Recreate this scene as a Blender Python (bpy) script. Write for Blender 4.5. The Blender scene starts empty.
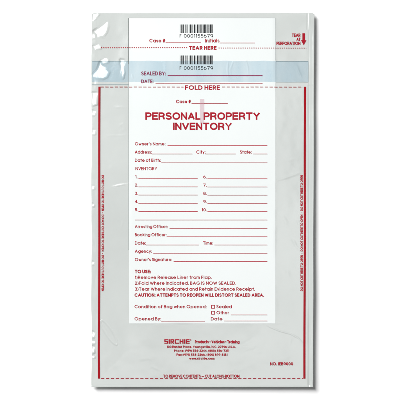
import bpy, math, random
import numpy as np

# ---------------------------------------------------------------- scene, units: 1 mm per photo pixel
S = 0.001
rng = np.random.RandomState(7)
random.seed(7)
scn = bpy.context.scene
col = scn.collection

def PX(x): return (np.asarray(x, float) - 200.0) * S
def PY(y): return (200.0 - np.asarray(y, float)) * S

# ---------------------------------------------------------------- materials
def new_mat(name):
    m = bpy.data.materials.new(name); m.use_nodes = True
    nt = m.node_tree; nt.nodes.clear()
    return m, nt

def film_mat(name, color, alpha, rough, bump=0.25, scale=1.0, var=0.05):
    m, nt = new_mat(name)
    N, L = nt.nodes, nt.links
    out = N.new('ShaderNodeOutputMaterial'); b = N.new('ShaderNodeBsdfPrincipled')
    tc = N.new('ShaderNodeTexCoord')
    n1 = N.new('ShaderNodeTexNoise'); n1.inputs['Scale'].default_value = 9 * scale; n1.inputs['Detail'].default_value = 4
    n2 = N.new('ShaderNodeTexNoise'); n2.inputs['Scale'].default_value = 160 * scale; n2.inputs['Detail'].default_value = 3
    L.new(tc.outputs['Object'], n1.inputs['Vector']); L.new(tc.outputs['Object'], n2.inputs['Vector'])
    rmp = N.new('ShaderNodeMapRange'); rmp.inputs['To Min'].default_value = 1 - var; rmp.inputs['To Max'].default_value = 1 + var
    rmp.inputs['From Min'].default_value = .3; rmp.inputs['From Max'].default_value = .7
    L.new(n1.outputs['Fac'], rmp.inputs['Value'])
    vm = N.new('ShaderNodeVectorMath'); vm.operation = 'SCALE'; vm.inputs[0].default_value = color
    L.new(rmp.outputs[0], vm.inputs['Scale'])
    L.new(vm.outputs[0], b.inputs['Base Color'])
    b.inputs['Roughness'].default_value = rough
    b.inputs['IOR'].default_value = 1.5
    b.inputs['Alpha'].default_value = alpha
    bp = N.new('ShaderNodeBump'); bp.inputs['Strength'].default_value = bump; bp.inputs['Distance'].default_value = 0.0003
    L.new(n2.outputs['Fac'], bp.inputs['Height']); L.new(bp.outputs[0], b.inputs['Normal'])
    L.new(b.outputs[0], out.inputs['Surface'])
    return m

def ink_mat(name, color, rough=0.35):
    m, nt = new_mat(name)
    N, L = nt.nodes, nt.links
    out = N.new('ShaderNodeOutputMaterial'); b = N.new('ShaderNodeBsdfPrincipled')
    tc = N.new('ShaderNodeTexCoord'); n = N.new('ShaderNodeTexNoise'); n.inputs['Scale'].default_value = 700
    L.new(tc.outputs['Object'], n.inputs['Vector'])
    r = N.new('ShaderNodeMapRange'); r.inputs['To Min'].default_value = .85; r.inputs['To Max'].default_value = 1.2
    L.new(n.outputs['Fac'], r.inputs['Value'])
    vm = N.new('ShaderNodeVectorMath'); vm.operation = 'SCALE'; vm.inputs[0].default_value = color
    L.new(r.outputs[0], vm.inputs['Scale']); L.new(vm.outputs[0], b.inputs['Base Color'])
    b.inputs['Roughness'].default_value = rough; b.inputs['Specular IOR Level'].default_value = .1
    L.new(b.outputs[0], out.inputs['Surface'])
    return m

M_film = film_mat('clear_film', (0.685, 0.715, 0.695), 0.62, 0.18, 0.2, 1, .05)
M_back = film_mat('rear_film', (0.58, 0.61, 0.59), 0.93, 0.25, 0.1, 1, .03)
M_panel = film_mat('white_panel_ink', (0.695, 0.728, 0.72), 1.0, 0.28, 0.1, 1, .02)
M_strip = film_mat('blue_adhesive', (0.38, 0.57, 0.68), 0.42, 0.2, 0.3, 2, .06)
def uneven_alpha(m, lo, hi, sc):
    nt = m.node_tree; b = next(n for n in nt.nodes if n.type == 'BSDF_PRINCIPLED')
    tc = nt.nodes.new('ShaderNodeTexCoord'); mp = nt.nodes.new('ShaderNodeMapping'); mp.inputs['Scale'].default_value = sc
    n = nt.nodes.new('ShaderNodeTexNoise'); n.inputs['Scale'].default_value = 1; n.inputs['Detail'].default_value = 3
    r = nt.nodes.new('ShaderNodeMapRange'); r.inputs['From Min'].default_value = .35; r.inputs['From Max'].default_value = .65
    r.inputs['To Min'].default_value = lo; r.inputs['To Max'].default_value = hi
    nt.links.new(tc.outputs['Object'], mp.inputs['Vector']); nt.links.new(mp.outputs[0], n.inputs['Vector'])
    nt.links.new(n.outputs['Fac'], r.inputs['Value']); nt.links.new(r.outputs[0], b.inputs['Alpha'])
uneven_alpha(M_strip, .28, .42, (60, 14, 1))
M_red = ink_mat('red_ink', (0.33, 0.006, 0.018))
M_line = ink_mat('thin_red_ink', (0.38, 0.04, 0.055))
M_stripe = ink_mat('deep_red_ink', (0.30, 0.003, 0.010), 0.35)
M_purple = ink_mat('red_ink_through_blue', (0.20, 0.02, 0.06))
M_black = ink_mat('black_ink', (0.02, 0.022, 0.025))
M_edge_shade = ink_mat('edge_shade_grey', (0.16, 0.175, 0.17))  # grey for the shadow painted along the panel's left edge
M_pink = film_mat('pink_smudge', (0.64, 0.32, 0.40), 0.30, 0.3, 0.1)

# ---------------------------------------------------------------- height field of the upper film (photo pixels -> mm)
X0, X1, Y0, Y1, STEP = 91.5, 313.5, 13.0, 387.0, 0.5
nx = int(round((X1 - X0) / STEP)) + 1
ny = int(round((Y1 - Y0) / STEP)) + 1
gx = X0 + np.arange(nx) * STEP
gy = Y0 + np.arange(ny) * STEP
GX, GY = np.meshgrid(gx, gy)

def smooth(t):
    t = np.clip(t, 0, 1); return t * t * (3 - 2 * t)

def vnoise(wx, wy, seed):
    r = np.random.RandomState(seed)
    u = (GX - 80) / wx; v = (GY) / wy
    n = r.rand(int(v.max()) + 4, int(u.max()) + 4) * 2 - 1
    def cr(t):   # cubic B-spline weights
        return ((1 - t) ** 3 / 6, (3 * t**3 - 6 * t**2 + 4) / 6, (-3 * t**3 + 3 * t**2 + 3 * t + 1) / 6, t**3 / 6)
    iu = np.floor(u).astype(int); iv = np.floor(v).astype(int); fu = u - iu; fv = v - iv
    wu = cr(fu); wv = cr(fv); s = 0
    for a in range(4):
        for b in range(4):
            s = s + wv[a] * wu[b] * n[iv + a, iu + b]
    return s * 1.6

BASE = 7.0
H = np.full_like(GX, BASE)
D = (1 / math.sqrt(2), 1 / math.sqrt(2))       # direction in which a facet must rise to mirror the lamps

# gentle pillow swell, long soft undulations, finer puckers near the free edges
dl = GX - X0; dr = X1 - GX; dt = GY - Y0; db = Y1 - GY
H += 1.0 * smooth(np.minimum(np.minimum(dl, dr), np.minimum(dt, db)) / 40.0)
inpanel = smooth((GX - 127) / 6) * smooth((278 - GX) / 6) * smooth((326 - GY) / 6)
H += vnoise(34, 60, 1) * 0.85 * (1 - .6 * inpanel)
H += vnoise(13, 26, 2) * 0.18 * (1 - .85 * inpanel)
H += vnoise(60, 12, 3) * 0.05
nearleft = smooth((99 - GX) / 5)
H += nearleft * vnoise(4, 9, 4) * 0.42
H += smooth((GX - 307) / 3) * vnoise(6, 22, 5) * 0.25
H += smooth((92 - GY) / 10) * (1 - inpanel) * vnoise(9, 14, 6) * 0.14

vn5 = vnoise(4, 4, 15) * .055
LAMP = np.array([-.575, .575, 1.827]); VIEW = np.array([0, 0, 3.0])
def polydist(poly, x, y):
    """signed distance to polygon, negative inside"""
    d = np.full(x.shape, 1e9); inside = np.zeros(x.shape, bool)
    n = len(poly)
    for i in range(n):
        ax, ay = poly[i]; bx, by = poly[(i + 1) % n]
        ex, ey = bx - ax, by - ay
        t = np.clip(((x - ax) * ex + (y - ay) * ey) / (ex * ex + ey * ey + 1e-9), 0, 1)
        d = np.minimum(d, np.hypot(x - ax - t * ex, y - ay - t * ey))
        c = ((ay > y) != (by > y)) & (x < (bx - ax) * (y - ay) / (by - ay + 1e-12) + ax)
        inside ^= c
    return np.where(inside, -d, d)

def facet(poly, slope=0.165, soft=3.0, k=1.0):
    global H
    cx = sum(p[0] for p in poly) / len(poly); cy = sum(p[1] for p in poly) / len(poly)
    d = polydist(poly, GX, GY)
    m = smooth(1 - d / soft)
    # the plane whose normal bisects the directions to the added glint lamp and to the viewer
    p = np.array([(cx - 200) * S, (200 - cy) * S, BASE * S])
    a = LAMP - p; a /= np.linalg.norm(a); v = VIEW - p; v /= np.linalg.norm(v); h = a + v
    L = -h[0] / h[2] * (GX - cx) + h[1] / h[2] * (GY - cy)
    # flatten what is below so the facet is a clean plane
    r2 = (GX - cx) ** 2 + (GY - cy) ** 2        # a slight dish, so the glare thins out towards the rim
    H = H * (1 - m) + (H[int((cy - Y0) / STEP), int((cx - X0) / STEP)] + .05 + L * k - .0028 * r2 + vn5) * m

def ridge(pts, h=0.3, w=0.7, taper=True):
    global H
    segs = list(zip(pts[:-1], pts[1:]))
    tot = sum(math.hypot(b[0]-a[0], b[1]-a[1]) for a, b in segs)
    best = np.full(GX.shape, 1e9); tt = np.zeros(GX.shape); run = 0
    for a, b in segs:
        ex, ey = b[0]-a[0], b[1]-a[1]; l = math.hypot(ex, ey)
        t = np.clip(((GX-a[0])*ex + (GY-a[1])*ey) / (l*l), 0, 1)
        d = np.hypot(GX-a[0]-t*ex, GY-a[1]-t*ey)
        u = d < best; best = np.where(u, d, best); tt = np.where(u, (run + t*l)/tot, tt); run += l
    env = np.sin(np.pi * np.clip(tt, 0.03, .97)) ** .5 if taper else 1
    H += h * np.exp(-(best / w) ** 2) * env

FACETS = [
    ([(94.5, 31.5), (100, 28), (106.5, 23), (107.5, 26), (106, 32), (103, 36), (98, 35)], .165),
    ([(93, 14.5), (98.5, 14.5), (95, 19), (92.6, 20.5)], .165),
    ([(92.6, 34.5), (94.6, 35), (94.6, 37.6), (93, 37.6)], .17),
    ([(93.3, 46.3), (97, 45.4), (100.5, 46.2), (100.5, 48.3), (95, 48.4)], .17),
    ([(93.5, 75), (98.5, 69), (100.5, 63), (103, 67), (108.5, 72.5), (106.5, 76.5), (103, 78), (97, 77)], .165),
    ([(101.5, 60.5), (104.5, 58.5), (108, 60), (108, 62), (103, 63.5)], .165),
    ([(120.8, 60), (124, 60.5), (122.8, 66), (124.3, 72), (123, 78), (122, 76), (122.3, 69), (120.5, 64)], .165),
    ([(92.5, 93), (96.5, 93), (96.6, 104), (93, 105)], .165),
    ([(93, 111), (95.5, 112), (94.5, 115), (93, 115)], .17),
    ([(93, 130), (95, 130.5), (94.6, 134), (93, 134)], .17),
]
for p, s in FACETS:
    facet(p, s, 3.0 if max(q[0] for q in p) - min(q[0] for q in p) > 7.5 else 2.2)
for y, hgt, wd in ((332, 5, 1.0), (341, 2.2, 1.5), (346.5, 6, .9), (356, 1.5, 1.2), (186, 3, .7), (204, 2, .9), (262, 2.4, .7)):
    facet([(92.6, y), (93.0 + wd, y + .6), (92.8 + wd, y + hgt), (92.8, y + hgt)], .17, 2.0)
H += (1 - inpanel) * (vnoise(3.5, 5, 8) * .035 + vnoise(7, 5, 9) * .05)
def loop(cx, cy, a, b, ang, t0, t1, n=26):
    r = []
    for i in range(n):
        t = math.radians(t0 + (t1 - t0) * i / (n - 1))
        x, y = a * math.cos(t), b * math.sin(t)
        r.append((cx + x * math.cos(ang) - y * math.sin(ang), cy + x * math.sin(ang) + y * math.cos(ang)))
    return r
ridge(loop(109, 332.5, 14.5, 3.4, math.radians(57), -165, 165), .30, .75, False)
ridge([(262, 322), (270, 327), (280, 331), (291, 334), (298, 338), (303.5, 344)], .2, .7)
ridge([(276, 183), (262, 184.5), (245, 187)], .08, 1.5)
ridge([(300, 173), (285, 178), (274, 181)], .2, 1.2)
ridge([(112, 187), (116, 186), (124, 184.5), (129, 184)], .28, 1.0)
ridge([(119, 126), (123, 124), (125, 129), (121, 131)], .12, 1.4)
ridge([(108, 160), (112, 165), (110, 170)], .12, 1.8)
ridge([(228, 61), (227.5, 70), (228.5, 79)], .22, .8)
ridge([(232, 79), (230, 70), (233, 62), (246, 61), (248, 68), (248.5, 79)], .18, .8)
ridge([(203, 73), (203.4, 79)], .12, .8)
ridge([(165, 62), (166, 78)], .18, 1.6)
ridge([(132, 74), (133, 80)], .2, .8)
ridge([(297, 66), (299, 72), (301, 76)], .2, .9)
ridge([(311.3, 298), (311.6, 318), (311.2, 345)], .25, .9)
ridge([(310, 14), (309, 22), (308, 34), (307.8, 58)], .12, .8)
ridge([(307.8, 60), (308.5, 84)], .2, .7)
ridge([(303, 88), (302.5, 96), (302.8, 106)], .14, .7)
ridge([(292, 238), (296, 246), (300, 250)], .14, 1.4)
ridge([(104, 180), (106, 240), (104, 300)], .12, 2.5)
for i in range(34):     # small random creases in the clear margins
    side = i % 2
    x = rng.uniform(104, 124) if side else rng.uniform(279, 300)
    y = rng.uniform(95, 370); a = rng.uniform(0, math.pi); l = rng.uniform(4, 22)
    pts = [(x + math.cos(a) * l * t + rng.uniform(-.6, .6), y + math.sin(a) * l * t + rng.uniform(-.6, .6)) for t in np.linspace(-.5, .5, 5)]
    ridge(pts, rng.uniform(.03, .11), rng.uniform(.8, 2.6))
for i in range(11):
    x = rng.uniform(130, 270); y = rng.uniform(335, 372); a = rng.uniform(-.5, .5); l = rng.uniform(10, 25)
    ridge([(x + math.cos(a) * l * t, y + math.sin(a) * l * t + rng.uniform(-.8, .8)) for t in np.linspace(-.5, .5, 5)], rng.uniform(.03, .08), 1.4)

# sealed side seams: shallow grooves, and the right and bottom lips curling up a little
H -= .25 * np.exp(-((GX - 308.9 + 1.2 * (GY < 30)) / .6) ** 2)
H -= .04 * np.exp(-((GX - 97.0) / .9) ** 2)
H += .085 * np.clip(GX - 309.2, 0, 3.2) * smooth((GY - 14) / 20) * smooth((Y1 - 1 - GY) / 8)
H += .40 * smooth((GX - (X1 - 1.6)) / 1.6) * smooth((GY - 14) / 30) * smooth((Y1 - 1 - GY) / 8)
H += .42 * smooth((GY - (Y1 - 1.9)) / 1.9)
# slight step where the folded flap ends under the seal strip
H += .10 * smooth((86 - GY) / 1.5)

def hz(x, y):
    u = np.clip((np.asarray(x, float) - X0) / STEP, 0, nx - 1.001); v = np.clip((np.asarray(y, float) - Y0) / STEP, 0, ny - 1.001)
    iu = u.astype(int); iv = v.astype(int); fu = u - iu; fv = v - iv
    return (H[iv, iu]*(1-fu)*(1-fv) + H[iv, iu+1]*fu*(1-fv) + H[iv+1, iu]*(1-fu)*fv + H[iv+1, iu+1]*fu*fv)

# ---------------------------------------------------------------- object helpers
def tag(o, label=None, cat=None, group=None, kind=None):
    if label: o['label'] = label
    if cat: o['category'] = cat
    if group: o['group'] = group
    if kind: o['kind'] = kind
    return o

def link(name, verts, faces, mat, parent=None, smoothf=True):
    me = bpy.data.meshes.new(name)
    me.from_pydata([tuple(v) for v in verts], [], faces); me.update()
    me.materials.append(mat)
    if smoothf: me.polygons.foreach_set('use_smooth', [True] * len(me.polygons))
    o = bpy.data.objects.new(name, me); col.objects.link(o)
    if parent: o.parent = parent
    return o

def grid_mesh(name, xs, ys, zfun, mat, parent, thick=0.0, trim=None):
    """sheet over the grid xs*ys (photo px), z in mm from zfun; closed with a rim when thick"""
    xs = np.asarray(xs); ys = np.asarray(ys)
    A, B = np.meshgrid(xs, ys)
    if trim is not None: A, B = trim(A, B)
    Z = zfun(A, B)
    w, h = len(xs), len(ys)
    top = np.stack([PX(A).ravel(), PY(B).ravel(), (Z * S).ravel()], 1)
    idx = np.arange(w * h).reshape(h, w)
    q = np.stack([idx[:-1, :-1], idx[1:, :-1], idx[1:, 1:], idx[:-1, 1:]], -1).reshape(-1, 4)
    V = [top]; F = [q]
    if thick:
        bot = top.copy(); bot[:, 2] -= thick * S
        V.append(bot); F.append(q[:, ::-1] + w * h)
        ring = np.concatenate([idx[0, :], idx[1:, -1], idx[-1, -2::-1], idx[-2:0:-1, 0]])
        nr = np.roll(ring, -1)
        F.append(np.stack([ring, nr, nr + w * h, ring + w * h], 1))
    V = np.concatenate(V).astype(np.float32); F = np.concatenate(F).astype(np.int32)
    me = bpy.data.meshes.new(name)
    me.vertices.add(len(V)); me.vertices.foreach_set('co', V.ravel())
    me.loops.add(F.size); me.loops.foreach_set('vertex_index', F.ravel())
    me.polygons.add(len(F)); me.polygons.foreach_set('loop_start', np.arange(0, F.size, 4, dtype=np.int32))
    me.polygons.foreach_set('use_smooth', np.ones(len(F), bool))
    me.update(calc_edges=True); me.validate()
    me.materials.append(mat)
    o = bpy.data.objects.new(name, me); col.objects.link(o); o.parent = parent
    return o

class Ink:
    """collects printed shapes in photo pixels and lays them on the film"""
    def __init__(s): s.v = []; s.f = []
    def add(s, pts, faces):
        n = len(s.v); s.v += [(p[0], p[1], p[2] if len(p) > 2 else 0.0) for p in pts]; s.f += [tuple(i + n for i in f) for f in faces]
    def poly(s, pts): s.add(pts, [tuple(range(len(pts)))])
    def rect(s, x0, y0, x1, y1, step=1.5):
        k = max(1, int(math.ceil((x1 - x0) / step))); j = max(1, int(math.ceil((y1 - y0) / step)))
        P = [(x0 + (x1-x0)*a/k, y0 + (y1-y0)*b/j) for b in range(j+1) for a in range(k+1)]
        Fc = [(b*(k+1)+a, (b+1)*(k+1)+a, (b+1)*(k+1)+a+1, b*(k+1)+a+1) for b in range(j) for a in range(k)]
        s.add(P, Fc)
    def line(s, x0, x1, y, w=.56): s.rect(x0, y - w/2, x1, y + w/2)
    def dashes(s, x0, x1, y, on, period, w):
        x = x0
        while x < x1:
            s.line(x, min(x + on, x1), y + random.uniform(-.05, .05), w); x += period
    def text(s, t, x0, x1, base, cap, weight=.5, rot=0):
        """fit text t between x0 and x1, capitals cap high, standing on base. rot: +1 reads upward, -1 downward"""
        pen = weight
        V, Fc = typeset(t, 0.0, x1 - x0, cap, pen)
        X, Y = V[:, 0], V[:, 1]
        if rot == 0: P = np.stack([x0 + X, base - Y], 1)
        elif rot == 1: P = np.stack([base - Y, x1 - X], 1)       # x0..x1 are y values here
        else: P = np.stack([base + Y, x0 + X], 1)
        s.add(np.column_stack([P, V[:, 2]]), Fc)
    def build(s, name, mat, parent, off=.36):
        P = np.array(s.v); z = hz(P[:, 0], P[:, 1]) + off + P[:, 2]
        return link(name, np.stack([PX(P[:, 0]), PY(P[:, 1]), z * S], 1), s.f, mat, parent)

# ---- a single-line geometric alphabet: centre lines in cap-height units, drawn with a pen of any width
def arc(cx, cy, rx, ry, a0, a1):
    n = max(3, int(abs(a1 - a0) / 15))
    return [(cx + rx * math.cos(math.radians(a0 + (a1 - a0) * i / n)), cy + ry * math.sin(math.radians(a0 + (a1 - a0) * i / n))) for i in range(n + 1)]
XH = .70; XR = XH / 2
def _bowl(w, y0, y1, x=0.0):      # stem-side open bowl bulging right
    r = (y1 - y0) / 2
    return [(x, y0)] + arc(x + w - r * .95, y0 + r, r * .95, r, -90, 90) + [(x, y1)]
def ring(cx, cy, rx, ry): return arc(cx, cy, rx, ry, 90, 450)
GL = {
 'A': (.78, [[(0, 0), (.39, 1), (.78, 0)], [(.14, .33), (.64, .33)]]),
 'B': (.52, [[(0, 0), (0, 1)], _bowl(.47, .53, 1), _bowl(.52, 0, .53)]),
 'C': (.82, [arc(.46, .5, .46, .5, 48, 312)]),
 'D': (.68, [[(0, 0), (0, 1)], [(0, 0), (.2, 0)] + arc(.2, .5, .48, .5, -90, 90)[1:] + [(0, 1)]]),
 'E': (.46, [[(.46, 0), (0, 0), (0, 1), (.46, 1)], [(0, .52), (.42, .52)]]),
 'F': (.44, [[(0, 0), (0, 1), (.44, 1)], [(0, .5), (.38, .5)]]),
 'G': (.88, [arc(.47, .5, .47, .5, 48, 360), [(.94, .5), (.56, .5)]]),
 'H': (.60, [[(0, 0), (0, 1)], [(.6, 0), (.6, 1)], [(0, .52), (.6, .52)]]),
 'I': (.0, [[(0, 0), (0, 1)]]),
 'L': (.42, [[(0, 1), (0, 0), (.42, 0)]]),
 'M': (.80, [[(0, 0), (0, 1), (.4, .15), (.8, 1), (.8, 0)]]),
 'N': (.62, [[(0, 0), (0, 1), (.62, 0), (.62, 1)]]),
 'O': (.94, [ring(.47, .5, .47, .5)]),
 'P': (.48, [[(0, 0), (0, 1)], _bowl(.5, .44, 1)]),
 'R': (.52, [[(0, 0), (0, 1)], _bowl(.5, .46, 1), [(.26, .46), (.52, 0)]]),
 'S': (.50, [arc(.25, .755, .235, .245, 25, 270) + arc(.25, .255, .25, .255, 90, -155)[1:]]),
 'T': (.56, [[(0, 1), (.56, 1)], [(.28, 0), (.28, 1)]]),
 'U': (.60, [[(0, 1)] + arc(.3, .3, .3, .3, 180, 360) + [(.6, 1)]]),
 'V': (.68, [[(0, 1), (.34, 0), (.68, 1)]]),
 'W': (1.0, [[(0, 1), (.26, 0), (.5, .9), (.74, 0), (1.0, 1)]]),
 'Y': (.64, [[(0, 1), (.32, .45), (.64, 1)], [(.32, 0), (.32, .45)]]),
 'a': (.64, [ring(.33, XR, .33, XR), [(.66, 0), (.66, XH)]]),
 'b': (.64, [ring(.33, XR, .33, XR), [(0, 0), (0, 1)]]),
 'c': (.56, [arc(.33, XR, .33, XR, 45, 315)]),
 'd': (.66, [ring(.33, XR, .33, XR), [(.66, 0), (.66, 1)]]),
 'e': (.66, [[(0, XR), (.66, XR)] + arc(.33, XR, .33, XR, 0, 322)[1:]]),
 'f': (.30, [arc(.28, .84, .16, .16, 70, 180) + [(.12, 0)], [(0, XH), (.28, XH)]]),
 'g': (.66, [ring(.33, XR, .33, XR), [(.66, XH), (.66, .03)] + arc(.34, .03, .32, .29, 0, -150)[1:]]),
 'h': (.48, [[(0, 0), (0, 1)], [(0, .42)] + arc(.24, .44, .24, .26, 180, 0)[1:] + [(.48, 0)]]),
 'i': (.0, [[(0, 0), (0, .62)], [(0, .98), (0, 1.02)]]),
 'k': (.44, [[(0, 0), (0, 1)], [(.40, XH), (0, .30)], [(.14, .42), (.44, 0)]]),
 'l': (.0, [[(0, 0), (0, 1)]]),
 'm': (.80, [[(0, 0), (0, XH)], [(0, .46)] + arc(.2, .48, .2, .22, 180, 0)[1:] + [(.4, 0)], [(.4, .46)] + arc(.6, .48, .2, .22, 180, 0)[1:] + [(.8, 0)]]),
 'n': (.48, [[(0, 0), (0, XH)], [(0, .42)] + arc(.24, .44, .24, .26, 180, 0)[1:] + [(.48, 0)]]),
 'o': (.66, [ring(.33, XR, .33, XR)]),
 'p': (.66, [ring(.33, XR, .33, XR), [(0, -.28), (0, XH)]]),
 'r': (.24, [[(0, 0), (0, XH)], [(0, .40)] + arc(.24, .44, .24, .26, 180, 90)[1:]]),
 's': (.38, [arc(.19, .525, .17, .175, 25, 270) + arc(.19, .175, .19, .175, 90, -155)[1:]]),
 't': (.28, [[(.14, 0), (.14, .98)], [(0, XH), (.28, XH)]]),
 'u': (.48, [[(0, XH)] + arc(.24, .26, .24, .26, 180, 360) + [(.48, XH)], [(.48, 0), (.48, XH)]]),
 'v': (.48, [[(0, XH), (.24, 0), (.48, XH)]]),
 'w': (.76, [[(0, XH), (.2, 0), (.38, .68), (.56, 0), (.76, XH)]]),
 'x': (.44, [[(0, XH), (.44, 0)], [(0, 0), (.44, XH)]]),
 'y': (.48, [[(0, XH), (.24, .04)], [(.48, XH), (.1, -.28)]]),
 '0': (.54, [ring(.27, .5, .27, .5)]),
 '1': (.18, [[(0, .82), (.18, 1), (.18, 0)]]),
 '2': (.50, [arc(.25, .73, .25, .27, 165, -35) + [(0, 0), (.52, 0)]]),
 '3': (.50, [arc(.25, .76, .22, .24, 155, -90) + arc(.25, .26, .26, .26, 90, -155)[1:]]),
 '4': (.54, [[(.42, 0), (.42, 1), (0, .26), (.56, .26)]]),
 '5': (.50, [[(.46, 1), (.1, 1), (.04, .56)] + arc(.25, .32, .26, .32, 120, -150)]),
 '6': (.54, [ring(.27, .31, .27, .31), arc(.37, .31, .37, .69, 180, 110)]),
 '7': (.50, [[(0, 1), (.5, 1), (.16, 0)]]),
 '8': (.52, [ring(.26, .77, .22, .23), ring(.26, .27, .27, .27)]),
 '9': (.54, [ring(.27, .69, .27, .31), arc(.17, .69, .37, .69, 0, -70)]),
 '#': (.56, [[(.12, 0), (.22, 1)], [(.36, 0), (.46, 1)], [(.04, .66), (.56, .66)], [(0, .34), (.52, .34)]]),
 ':': (.0, [[(0, 0), (0, .03)], [(0, .6), (0, .63)]]),
 '.': (.0, [[(0, 0), (0, .03)]]),
 ',': (.04, [[(.05, .04), (0, -.16)]]),
 "'": (.0, [[(0, .76), (0, 1)]]),
 '(': (.16, [arc(.5, .4, .5, .7, 125, 235)]),
 ')': (.16, [arc(-.34, .4, .5, .7, 55, -55)]),
 '-': (.28, [[(0, .38), (.28, .38)]]),
 '\u2014': (.8, [[(0, .42), (.8, .42)]]),
 '\u2022': (.26, [[(.13, .40), (.13, .60)], [(.05, .5), (.21, .5)], [(.07, .43), (.19, .57)]]),
 '\u00ae': (.9, [ring(.45, .5, .45, .5), [(.32, .25), (.32, .75), (.55, .7), (.55, .5), (.34, .48)], [(.45, .48), (.6, .25)]]),
}
HEAVY = {   # grotesque proportions for the big heading
 'O': (.76, [ring(.38, .5, .38, .5)]), 'E': (.52, [[(.52, 0), (0, 0), (0, 1), (.52, 1)], [(0, .52), (.47, .52)]]),
 'R': (.60, [[(0, 0), (0, 1)], _bowl(.57, .46, 1), [(.26, .46), (.46, .40), (.54, .26), (.56, .1), (.60, 0)]]),
 'P': (.55, [[(0, 0), (0, 1)], _bowl(.57, .44, 1)]), 'S': (.56, [arc(.28, .755, .265, .245, 20, 270) + arc(.28, .255, .28, .255, 90, -160)[1:]]),
 'N': (.58, [[(0, 0), (0, 1), (.58, 0), (.58, 1)]]), 'T': (.60, [[(0, 1), (.60, 1)], [(.30, 0), (.30, 1)]]), 'A': (.66, [[(0, 0), (.33, 1), (.66, 0)], [(.12, .31), (.54, .31)]]),
}
def ribbon(P, w):
    """quads of a mitred band of width w along the polyline P, square ends"""
    P = [np.array(p, float) for p in P]
    P = [p for i, p in enumerate(P) if i == 0 or np.hypot(*(p - P[i-1])) > 1e-5]
    # acute corners (N, M, V, W, A ...): two straight bands meeting, no mitre
    for i in range(1, len(P) - 1):
        u = P[i] - P[i-1]; v = P[i+1] - P[i]
        if (u @ v) / (np.hypot(*u) * np.hypot(*v)) < -.25:
            V1, F1 = ribbon(P[:i+1], w); V2, F2 = ribbon(P[i:], w); n = len(V1)
            return V1 + V2, F1 + [tuple(q + n for q in f) for f in F2]
    closed = len(P) > 3 and np.hypot(*(P[0] - P[-1])) < 1e-4
    if closed: P = P[:-1]
    n = len(P); T = []
    for i in range(n if closed else n - 1):
        d = P[(i+1) % n] - P[i]; T.append(d / np.hypot(*d))
    if not closed:
        e0, e1 = [.5 if min(abs(t[0]), abs(t[1])) < .12 else .22 for t in (T[0], T[-1])]
        P[0] = P[0] - T[0] * w * e0; P[-1] = P[-1] + T[-1] * w * e1
    V = []
    for i in range(n):
        a = T[i-1] if (i > 0 or closed) else T[0]
        b = T[i] if (i < n - 1 or closed) else T[-1]
        m = a + b
        if np.hypot(*m) < .3: m = b
        m = m / np.hypot(*m); nn = np.array([-m[1], m[0]])
        k = 1 / max(.2, abs(m @ b)); k = 1.12 if k > 1.6 else k
        V += [P[i] + nn * w / 2 * k, P[i] - nn * w / 2 * k]
    F = [(2*i, 2*i+1, (2*i+3) % (2*n), (2*i+2) % (2*n)) for i in range(n if closed else n - 1)]
    return V, F
def typeset(t, x0, x1, cap, pen):
    """ribbons of text t, local x from x0 to x1, y up from 0 to cap"""
    adv = 0.0; S_ = []
    gap = .13 + pen / cap
    if cap > 6: gap -= .07
    for ch in t:
        if ch == ' ': adv += .30; continue
        w, strokes = HEAVY.get(ch, GL[ch]) if cap > 6 else GL[ch]
        for st in strokes: S_.append([(adv + p[0], p[1]) for p in st])
        adv += w + gap
    lo = min(p[0] for st in S_ for p in st); hi = max(p[0] for st in S_ for p in st)
    sx = (x1 - x0 - pen) / max(hi - lo, 1e-6) if hi - lo > .02 else 0
    V = []; F = []
    for i, st in enumerate(S_):
        v, f = ribbon([(x0 + pen/2 + (p[0] - lo) * sx, pen/2 + p[1] * (cap - pen)) for p in st], pen)
        n = len(V); zz = .004 * (i % 4)
        V += [(q[0], q[1], zz + .001 * (j // 4 % 3 if len(st) < 6 else 0)) for j, q in enumerate(v)]; F += [tuple(a + n for a in g_) for g_ in f]
    return np.array(V), F

# ---------------------------------------------------------------- the surface it lies on
g = 3.0
M_table, nt = new_mat('white_surface')
out = nt.nodes.new('ShaderNodeOutputMaterial'); b = nt.nodes.new('ShaderNodeBsdfPrincipled')
b.inputs['Base Color'].default_value = (.90, .90, .90, 1); b.inputs['Roughness'].default_value = .9
b.inputs['Specular IOR Level'].default_value = .1
nt.links.new(b.outputs[0], out.inputs['Surface'])
tb = link('tabletop', [(-g, -g, 0), (g, -g, 0), (g, g, 0), (-g, g, 0)], [(0, 1, 2, 3)], M_table, None, False)
tag(tb, 'plain white surface under the bag', kind='structure')

# ---------------------------------------------------------------- the bag
bag = bpy.data.objects.new('evidence_bag', None); col.objects.link(bag)
tag(bag, 'clear plastic property bag with red border, white printed form and two barcodes', 'plastic bag')

def outline(A, B):
    """slightly uneven outline: rounded top corners, soft waviness of the cut edges"""
    A = A.copy(); B = B.copy()
    cxm = (X0 + X1) / 2
    wl = .35 * np.sin(B / 17.0) + .2 * np.sin(B / 6.3 + 1)
    fl = smooth((X0 + 8 - A) / 8); A += fl * wl * .6
    fr = smooth((A - X1 + 8) / 8); A += fr * (-.5 + 1.3 * (1 - (B - Y0) / (Y1 - Y0)) + .12 * np.sin(B / 21.0))
    ft = smooth((Y0 + 6 - B) / 6); B += ft * (.10 * np.sin(A / 9.0) + .06 * np.sin(A / 3.3))
    # corner rounding
    for cx, r in ((X0, 2.6), (X1 + .4, 2.0)):
        d = np.abs(A - cx); m = (d < r) & (B < Y0 + r)
        lift = r - np.sqrt(np.clip(r * r - (r - d) ** 2, 0, None))
        B = np.where(m, B + lift * (1 - (B - Y0) / r).clip(0, 1), B)
    return A, B

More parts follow.
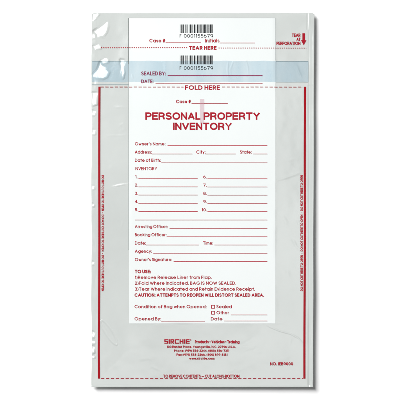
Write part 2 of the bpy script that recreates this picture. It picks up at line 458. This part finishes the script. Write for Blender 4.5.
front = grid_mesh('front_film', gx, gy, lambda a, b: hz(a, b), M_film, bag, .10, outline)
def zback(a, b):
    d = np.minimum(np.minimum(a - X0, X1 - a), np.minimum(b - Y0, Y1 - b)).clip(0)
    return np.minimum(hz(a, b) - .35, 0.35 + (BASE - .8) * (1 - smooth(d / 46.0)))
gxb = np.linspace(X0, X1, 149); gyb = np.linspace(Y0, Y1, 250)
back = grid_mesh('back_film', gxb, gyb, zback, M_back, bag, .10, outline)

panel = grid_mesh('white_form_panel', np.arange(129, 275.51, .5), np.arange(18, 323.51, .5), lambda a, b: hz(a, b) + .12, M_panel, bag)
tag(panel, 'white form printed with red lettering')
strip = grid_mesh('adhesive_strip', np.arange(92.0, 308.6, .5), np.arange(61, 82.1, .5), lambda a, b: hz(a, b) + .24, M_strip, bag, 0,
    lambda A, B: (A, B + .35 * np.sin(A / 11.0) * np.sin(A / 4.1) * (abs(B - 71.5) / 10.5)))
tag(strip, 'pale blue adhesive strip across the flap')
M_sedge = film_mat('strip_edge_grey', (.22, .30, .32), .55, .3)
for a_, b_, y_, w_ in ((92.2, 128.5, 61.2, .7), (276, 308, 61.4, .7), (276, 308, 82.2, .4), (92.2, 128.5, 84.6, .5)):
    e = Ink(); e.line(a_, b_, y_, w_); e.build('strip_edge', M_sedge, strip, .30)
# left panel edge: shadow line painted in grey, dark at the flap, pale below
e = Ink(); e.rect(128.3, 18, 129.0, 64); e.build('panel_edge_line', M_edge_shade, panel, .3)
e = Ink(); e.rect(128.4, 64, 128.95, 250); e.build('panel_edge_line', film_mat('edge_shade_pale', (.30, .33, .33), .5, .3), panel, .3)  # paler lower run of the painted shadow line
e = Ink(); e.rect(129, 17.6, 275.5, 18.1); e.rect(275.4, 18, 275.8, 60); e.build('panel_edge_line', film_mat('edge_faint', (.42, .45, .45), .4, .3), panel, .3)

# ---- printed: flap
def barcode(y0, y1, dbase):
    r = random.Random(41)
    o = Ink(); x = 179.8
    widths = [.5, .5, .95, .5, .95, 1.35]; gaps = [.38, .4, .75, .38]
    while x < 212.6:
        w = r.choice(widths); w = min(w, 212.8 - x)
        o.rect(x, y0, x + w, y1, 3); x += w + r.choice(gaps)
    ob = o.build('barcode', M_black, bag)
    d = Ink(); d.text('F', 179.6, 181.3, dbase, 3.5, .48); d.text('0001155679', 183.8, 213.0, dbase, 3.5, .48)
    d.build('barcode_digits', M_black, ob)
    return ob
tag(barcode(24.4, 32.9, 37.6), 'upper barcode')
tag(barcode(55.5, 64.3, 69.8), 'lower barcode on the blue strip')

BW = .95
o = Ink(); o.text('Case #', 149.3, 165.2, 42.4, 3.6, .68); o.line(165.5, 201, 42.7)
o.text('Initials', 205, 219.4, 42.4, 3.7, .68); o.line(219.5, 254.8, 43.0)
o.build('receipt_fields', M_red, panel)
o = Ink(); o.dashes(101, 187.5, 47.7, 1.15, 2.18, .8); o.dashes(218.5, 306.2, 48, 1.15, 2.18, .8)
o.text('TEAR HERE', 189, 216.5, 49.8, 3.9, BW)
o.build('tear_line', M_red, bag)
o = Ink(); o.text('TEAR', 291.8, 300.4, 36.9, 3.5, .68); o.text('AT', 296.4, 300.4, 40.9, 3.3, .68); o.text('PERFORATION', 276.4, 300.4, 44.9, 3.3, .68)
o.build('perforation_notice', M_red, front)
o = Ink(); o.rect(302.4, 33.2, 305.0, 41); o.poly([(301.0, 40.2), (306.4, 40.2), (303.7, 45.2)][::-1]); o.build('arrow', M_red, front)

o = Ink(); o.text('SEALED BY:', 141.3, 165.8, 75.4, 3.9, .72); o.line(167.6, 262.5, 75.7, .85)
o.text('DATE:', 141.3, 153.4, 83.2, 3.7, .72); o.build('seal_fields', M_purple, strip)
o = Ink(); o.line(155.5, 262.5, 83.2, .6); o.build('date_line', M_line, panel)
o = Ink(); o.dashes(100.5, 183.4, 87, 3.2, 4.75, .75); o.dashes(222, 303, 87, 3.2, 4.75, .75)
o.text('FOLD HERE', 185, 219.8, 89.8, 4.5, BW); o.build('fold_line', M_red, bag)

# ---- printed: border
for name, (xa, xb) in (('l', (99.4, 99.0)), ('r', (305.0, 304.4))):
    o = Ink(); n = 200
    P = []; Fc = []
    for i in range(n + 1):
        t = i / n; y = 87 - (.4) + t * (378.6 - 86.6); c = xa + (xb - xa) * t + .12 * math.sin(y / 31.0)
        if name == 'l': c += -.25 * math.exp(-((y - 350) / 12) ** 2)
        P += [(c - 1.05, y), (c + 1.05, y)]
        if i: Fc.append((2*i-2, 2*i, 2*i+1, 2*i-1))
    o.add(P, Fc); o.build('side_stripe', M_stripe, front)
o = Ink(); o.dashes(101, 303, 378.35, 3.2, 4.9, .68); o.build('bottom_dashed_line', M_red, front)
msg = 'DO NOT CUT HERE TO OPEN'
for xb, rot in ((104.3, 1), (303.4, 1)):
    o = Ink()
    rot = -1 if xb < 200 else 1
    bs = 101.5 if rot == -1 else 302.9
    for a, bb in ((175.3, 210.8), (214.6, 251.3), (255.2, 291)):
        o.text(msg, a, bb, bs, 2.5, .5, rot=rot)
    for y in (212.8, 253.3):
        xc = bs + 1 if rot == -1 else bs - 1
        o.rect(xc - .35, y - .35, xc + .35, y + .35)
    o.build('side_warning', M_red, front)

# ---- printed: form
o = Ink(); o.text('PERSONAL PROPERTY', 145.3, 259.9, 119.8, 7.5, 1.55)
o.text('INVENTORY', 173, 231.8, 130.0, 7.4, 1.55)
o.build('heading', M_red, panel)
o = Ink(); o.text('Case #', 176, 190.8, 103.2, 3.4, .68); o.line(191.5, 227.8, 103.4); o.build('case_number_field', M_red, panel)
o = Ink(); o.rect(199.7, 99, 204.2, 123.5); o.build('pink_smudge', M_pink, panel, .5)

R = 267.3
def fields(name, rows, mat=M_red):
    for r in rows:
        o = Ink()
        if r[0] == 'L': o.line(*r[1:]); o.build('writing_line', M_line, panel)
        else:
            o.text(*r[1:]); tag(o.build('row_number' if r[1][0].isdigit() and len(r[1]) < 4 else name, mat, panel), 'red lettering reading ' + r[1])
c = 3.25
def T(s, a, b, base, cap=c, w=.54): return ('T', s, a, b, base, cap, w)
fields('field_caption', [T("Owner's Name:", 134.8, 165.3, 145.4), ('L', 167.5, R, 145.6),
    T('Address:', 134.8, 151.6, 153.6), ('L', 151.6, 192.3, 154.0), T('City:', 196.3, 205.4, 153.6), ('L', 205.4, 235.7, 154.0),
    T('State:', 240, 251.5, 153.6), ('L', 253.3, R, 154.0), T('Date of Birth:', 134.8, 160.6, 161.8), ('L', 161.3, R, 162.1)])
rows = [T('INVENTORY', 134.8, 157, 170.2, 3.3, .48)]
for i in range(5):
    y = 178.6 + i * 8.22
    rows += [T('%d.' % (i+1), 134.9, 138.0, y - .3, 3.1), ('L', 138.4, 197.6, y)]
    y2 = y + .1
    n = '%d.' % (i + 6)
    rows += [T(n, 203.2 if i < 4 else 201.6, 206.8, y2 - .3, 3.1), ('L', 207.4, R, y2)]
rows += [('L', 134.8, R, 220.0)]
fields('list_heading', rows)
fields('field_caption', [T('Arresting Officer:', 134.8, 167.8, 228.1), ('L', 169.5, R, 228.4), T('Booking Officer:', 134.8, 166.4, 236.3), ('L', 166.8, R, 236.7),
    T('Date:', 134.8, 145.8, 244.6), ('L', 145.8, 198.7, 245.0), T('Time:', 203, 213, 244.6), ('L', 214.4, R, 245.0),
    T('Agency:', 134.8, 151.8, 252.8), ('L', 153.2, R, 253.2), T("Owner's Signature:", 134.8, 172, 261.1), ('L', 173.6, R, 261.5)])
fields('instruction_line', [T('TO USE:', 134.8, 150.8, 273.2, 3.5, .8), T('1)Remove Release Liner from Flap.', 134.8, 211.6, 278.9, 3.3, .56),
    T('2)Fold Where Indicated. BAG IS NOW SEALED.', 134.8, 236, 284.7, 3.3, .56), T('3)Tear Where Indicated and Retain Evidence Receipt.', 134.8, 254.8, 290.6, 3.3, .56),
    T('CAUTION: ATTEMPTS TO REOPEN WILL DISTORT SEALED AREA.', 134.5, 264, 296.7, 3.4, .8)])
fields('field_caption', [T('Condition of Bag when Opened:', 134.5, 206.4, 308.2, 3.3, .56), T('Sealed', 216.4, 231.8, 308.2, 3.3, .56), T('Other', 216.4, 229, 314.2, 3.3, .56),
    ('L', 230.8, R, 314.9), T('Opened By:', 134.5, 161, 320.4, 3.3, .56), ('L', 161.2, 204.8, 321.1), T('Date', 210.8, 222.4, 320.4, 3.3, .56), ('L', 224, R, 320.9)])
for yy in (304.9, 310.9):
    o = Ink(); a, b2, w = 211.2, 214.8, .6
    o.rect(a, yy, b2, yy + w); o.rect(a, yy + 3.6 - w, b2, yy + 3.6); o.rect(a, yy + w, a + w, yy + 3.6 - w); o.rect(b2 - w, yy + w, b2, yy + 3.6 - w)
    o.build('check_box', M_red, panel)

# ---- printed: foot of the bag
def logo():
    o = Ink(); y0, y1 = 339.2, 343.6; w = .95; x = 164.3; L = 3.7; gap = .55
    m = (y0 + y1) / 2
    def H_(a, b, y): o.rect(a, y, b, y + w, 4)
    def V_(a, ya, yb, ww=1.1): o.rect(a, ya, a + ww, yb, 5)
    def S_(x): H_(x, x+L, y0); H_(x, x+L, m-w/2); H_(x, x+L, y1-w); V_(x, y0+w, m-w/2); V_(x+L-1.1, m+w/2, y1-w)
    def I_(x): V_(x, y0, y1, 1.3)
    def R_(x): V_(x, y0, y1); H_(x+1.1, x+L-.35, y0); H_(x+1.1, x+L-.35, m-.1); o.rect(x+L-1.1, y0+w, x+L, m-.1); o.poly([(x+L-2.35, m-.1+w), (x+L-1.35, y1), (x+L+.05, y1), (x+L-.95, m-.1+w)])
    def C_(x): H_(x, x+L+.6, y0); H_(x, x+L+.6, y1-w); V_(x, y0+w, y1-w)
    def HH(x): V_(x, y0, y1); V_(x+L-.9, y0, y1); H_(x+1.1, x+L-.9, m-w/2)
    def E_(x): V_(x, y0, y1); H_(x+1.1, x+L, y0); H_(x+1.1, x+L, m-w/2); H_(x+1.1, x+L, y1-w)
    S_(x); x += L+gap; I_(x); x += 1.3+gap; R_(x); x += L+gap; C_(x); x += L+.6+gap; HH(x); x += L+.2+gap; I_(x); x += 1.3+gap; E_(x); x += L+.5
    o.text('®', x, x+1.3, y0+1.35, 1.3, .2)
    o.build('company_logo', M_red, front)
    return x
xe = logo()
o = Ink()
o.text('Products • Vehicles • Training', 194.8, 239.5, 343.3, 3.1, .68)
o.text('100 Hunter Place, Youngsville, N.C. 27596 U.S.A.', 166.8, 235.7, 347.9, 2.4, .52)
o.text('Phone: (919) 554-2244, (800) 356-7311', 174, 229, 351.8, 2.4, .52)
o.text('Fax: (919) 554-2266, (800) 899-8181', 176.4, 227.4, 355.8, 2.4, .52)
o.text('www.sirchie.com', 189.2, 214.4, 359.6, 2.4, .52)
o.build('company_address', M_red, front)
o = Ink(); o.text('TO REMOVE CONTENTS — CUT ALONG BOTTOM', 163.3, 239.4, 377.6, 3.0, .62); o.build('removal_notice', M_red, front)
o = Ink(); o.text('NO. IEB9000', 270, 293, 365.3, 3.1, .66); o.build('stock_number', M_red, front)

# ---------------------------------------------------------------- lamps
def area(name, zen, dist, size, power, color=(1, 1, 1), az=135):
    l = bpy.data.lights.new(name, 'AREA'); l.shape = 'SQUARE'; l.size = size; l.energy = power; l.color = color
    o = bpy.data.objects.new(name, l); col.objects.link(o)
    z = math.radians(zen); a = math.radians(az)
    p = (dist*math.sin(z)*math.cos(a), dist*math.sin(z)*math.sin(a), dist*math.cos(z))
    o.location = p
    import mathutils
    o.rotation_euler = (mathutils.Vector((0, 0, 0)) - mathutils.Vector(p)).to_track_quat('-Z', 'Y').to_euler()
    return o
area('key_lamp', 43, 5.0, 2.1, 276)
area('added_glint_lamp', 24, 2.0, .38, 17)  # added lamp, placed so the film facets mirror it as glints
fl = area('added_side_fill', 0, 2.0, .28, 3.4); fl.data.shape = 'RECTANGLE'; fl.data.size_y = 1.0; fl.data.energy = 3.8  # added fill, lifts the right film with a broad sheen
fl.location = (.25, -.16, 2.0); fl.rotation_euler = (0, 0, 0)
fb = area('added_front_fill', 0, 2.0, .46, 1.5); fb.data.shape = 'RECTANGLE'; fb.data.size_y = .22  # added fill, brightens the clear film at the foot of the bag
fb.location = (-.08, -.36, 2.0); fb.rotation_euler = (0, 0, 0)

w = bpy.data.worlds.new('World'); scn.world = w; w.use_nodes = True
bg = w.node_tree.nodes['Background']; bg.inputs['Color'].default_value = (.95, .98, 1, 1); bg.inputs['Strength'].default_value = .01

cam = bpy.data.cameras.new('camera'); co = bpy.data.objects.new('camera', cam); col.objects.link(co)
cam.sensor_width = 36; cam.lens = 270; cam.clip_end = 50; cam.clip_start = .1
co.location = (0, 0, 3.0 + .0078)
scn.camera = co
scn.view_settings.view_transform = 'Standard'; scn.view_settings.look = 'None'
scn.view_settings.exposure = 0; scn.view_settings.gamma = 1
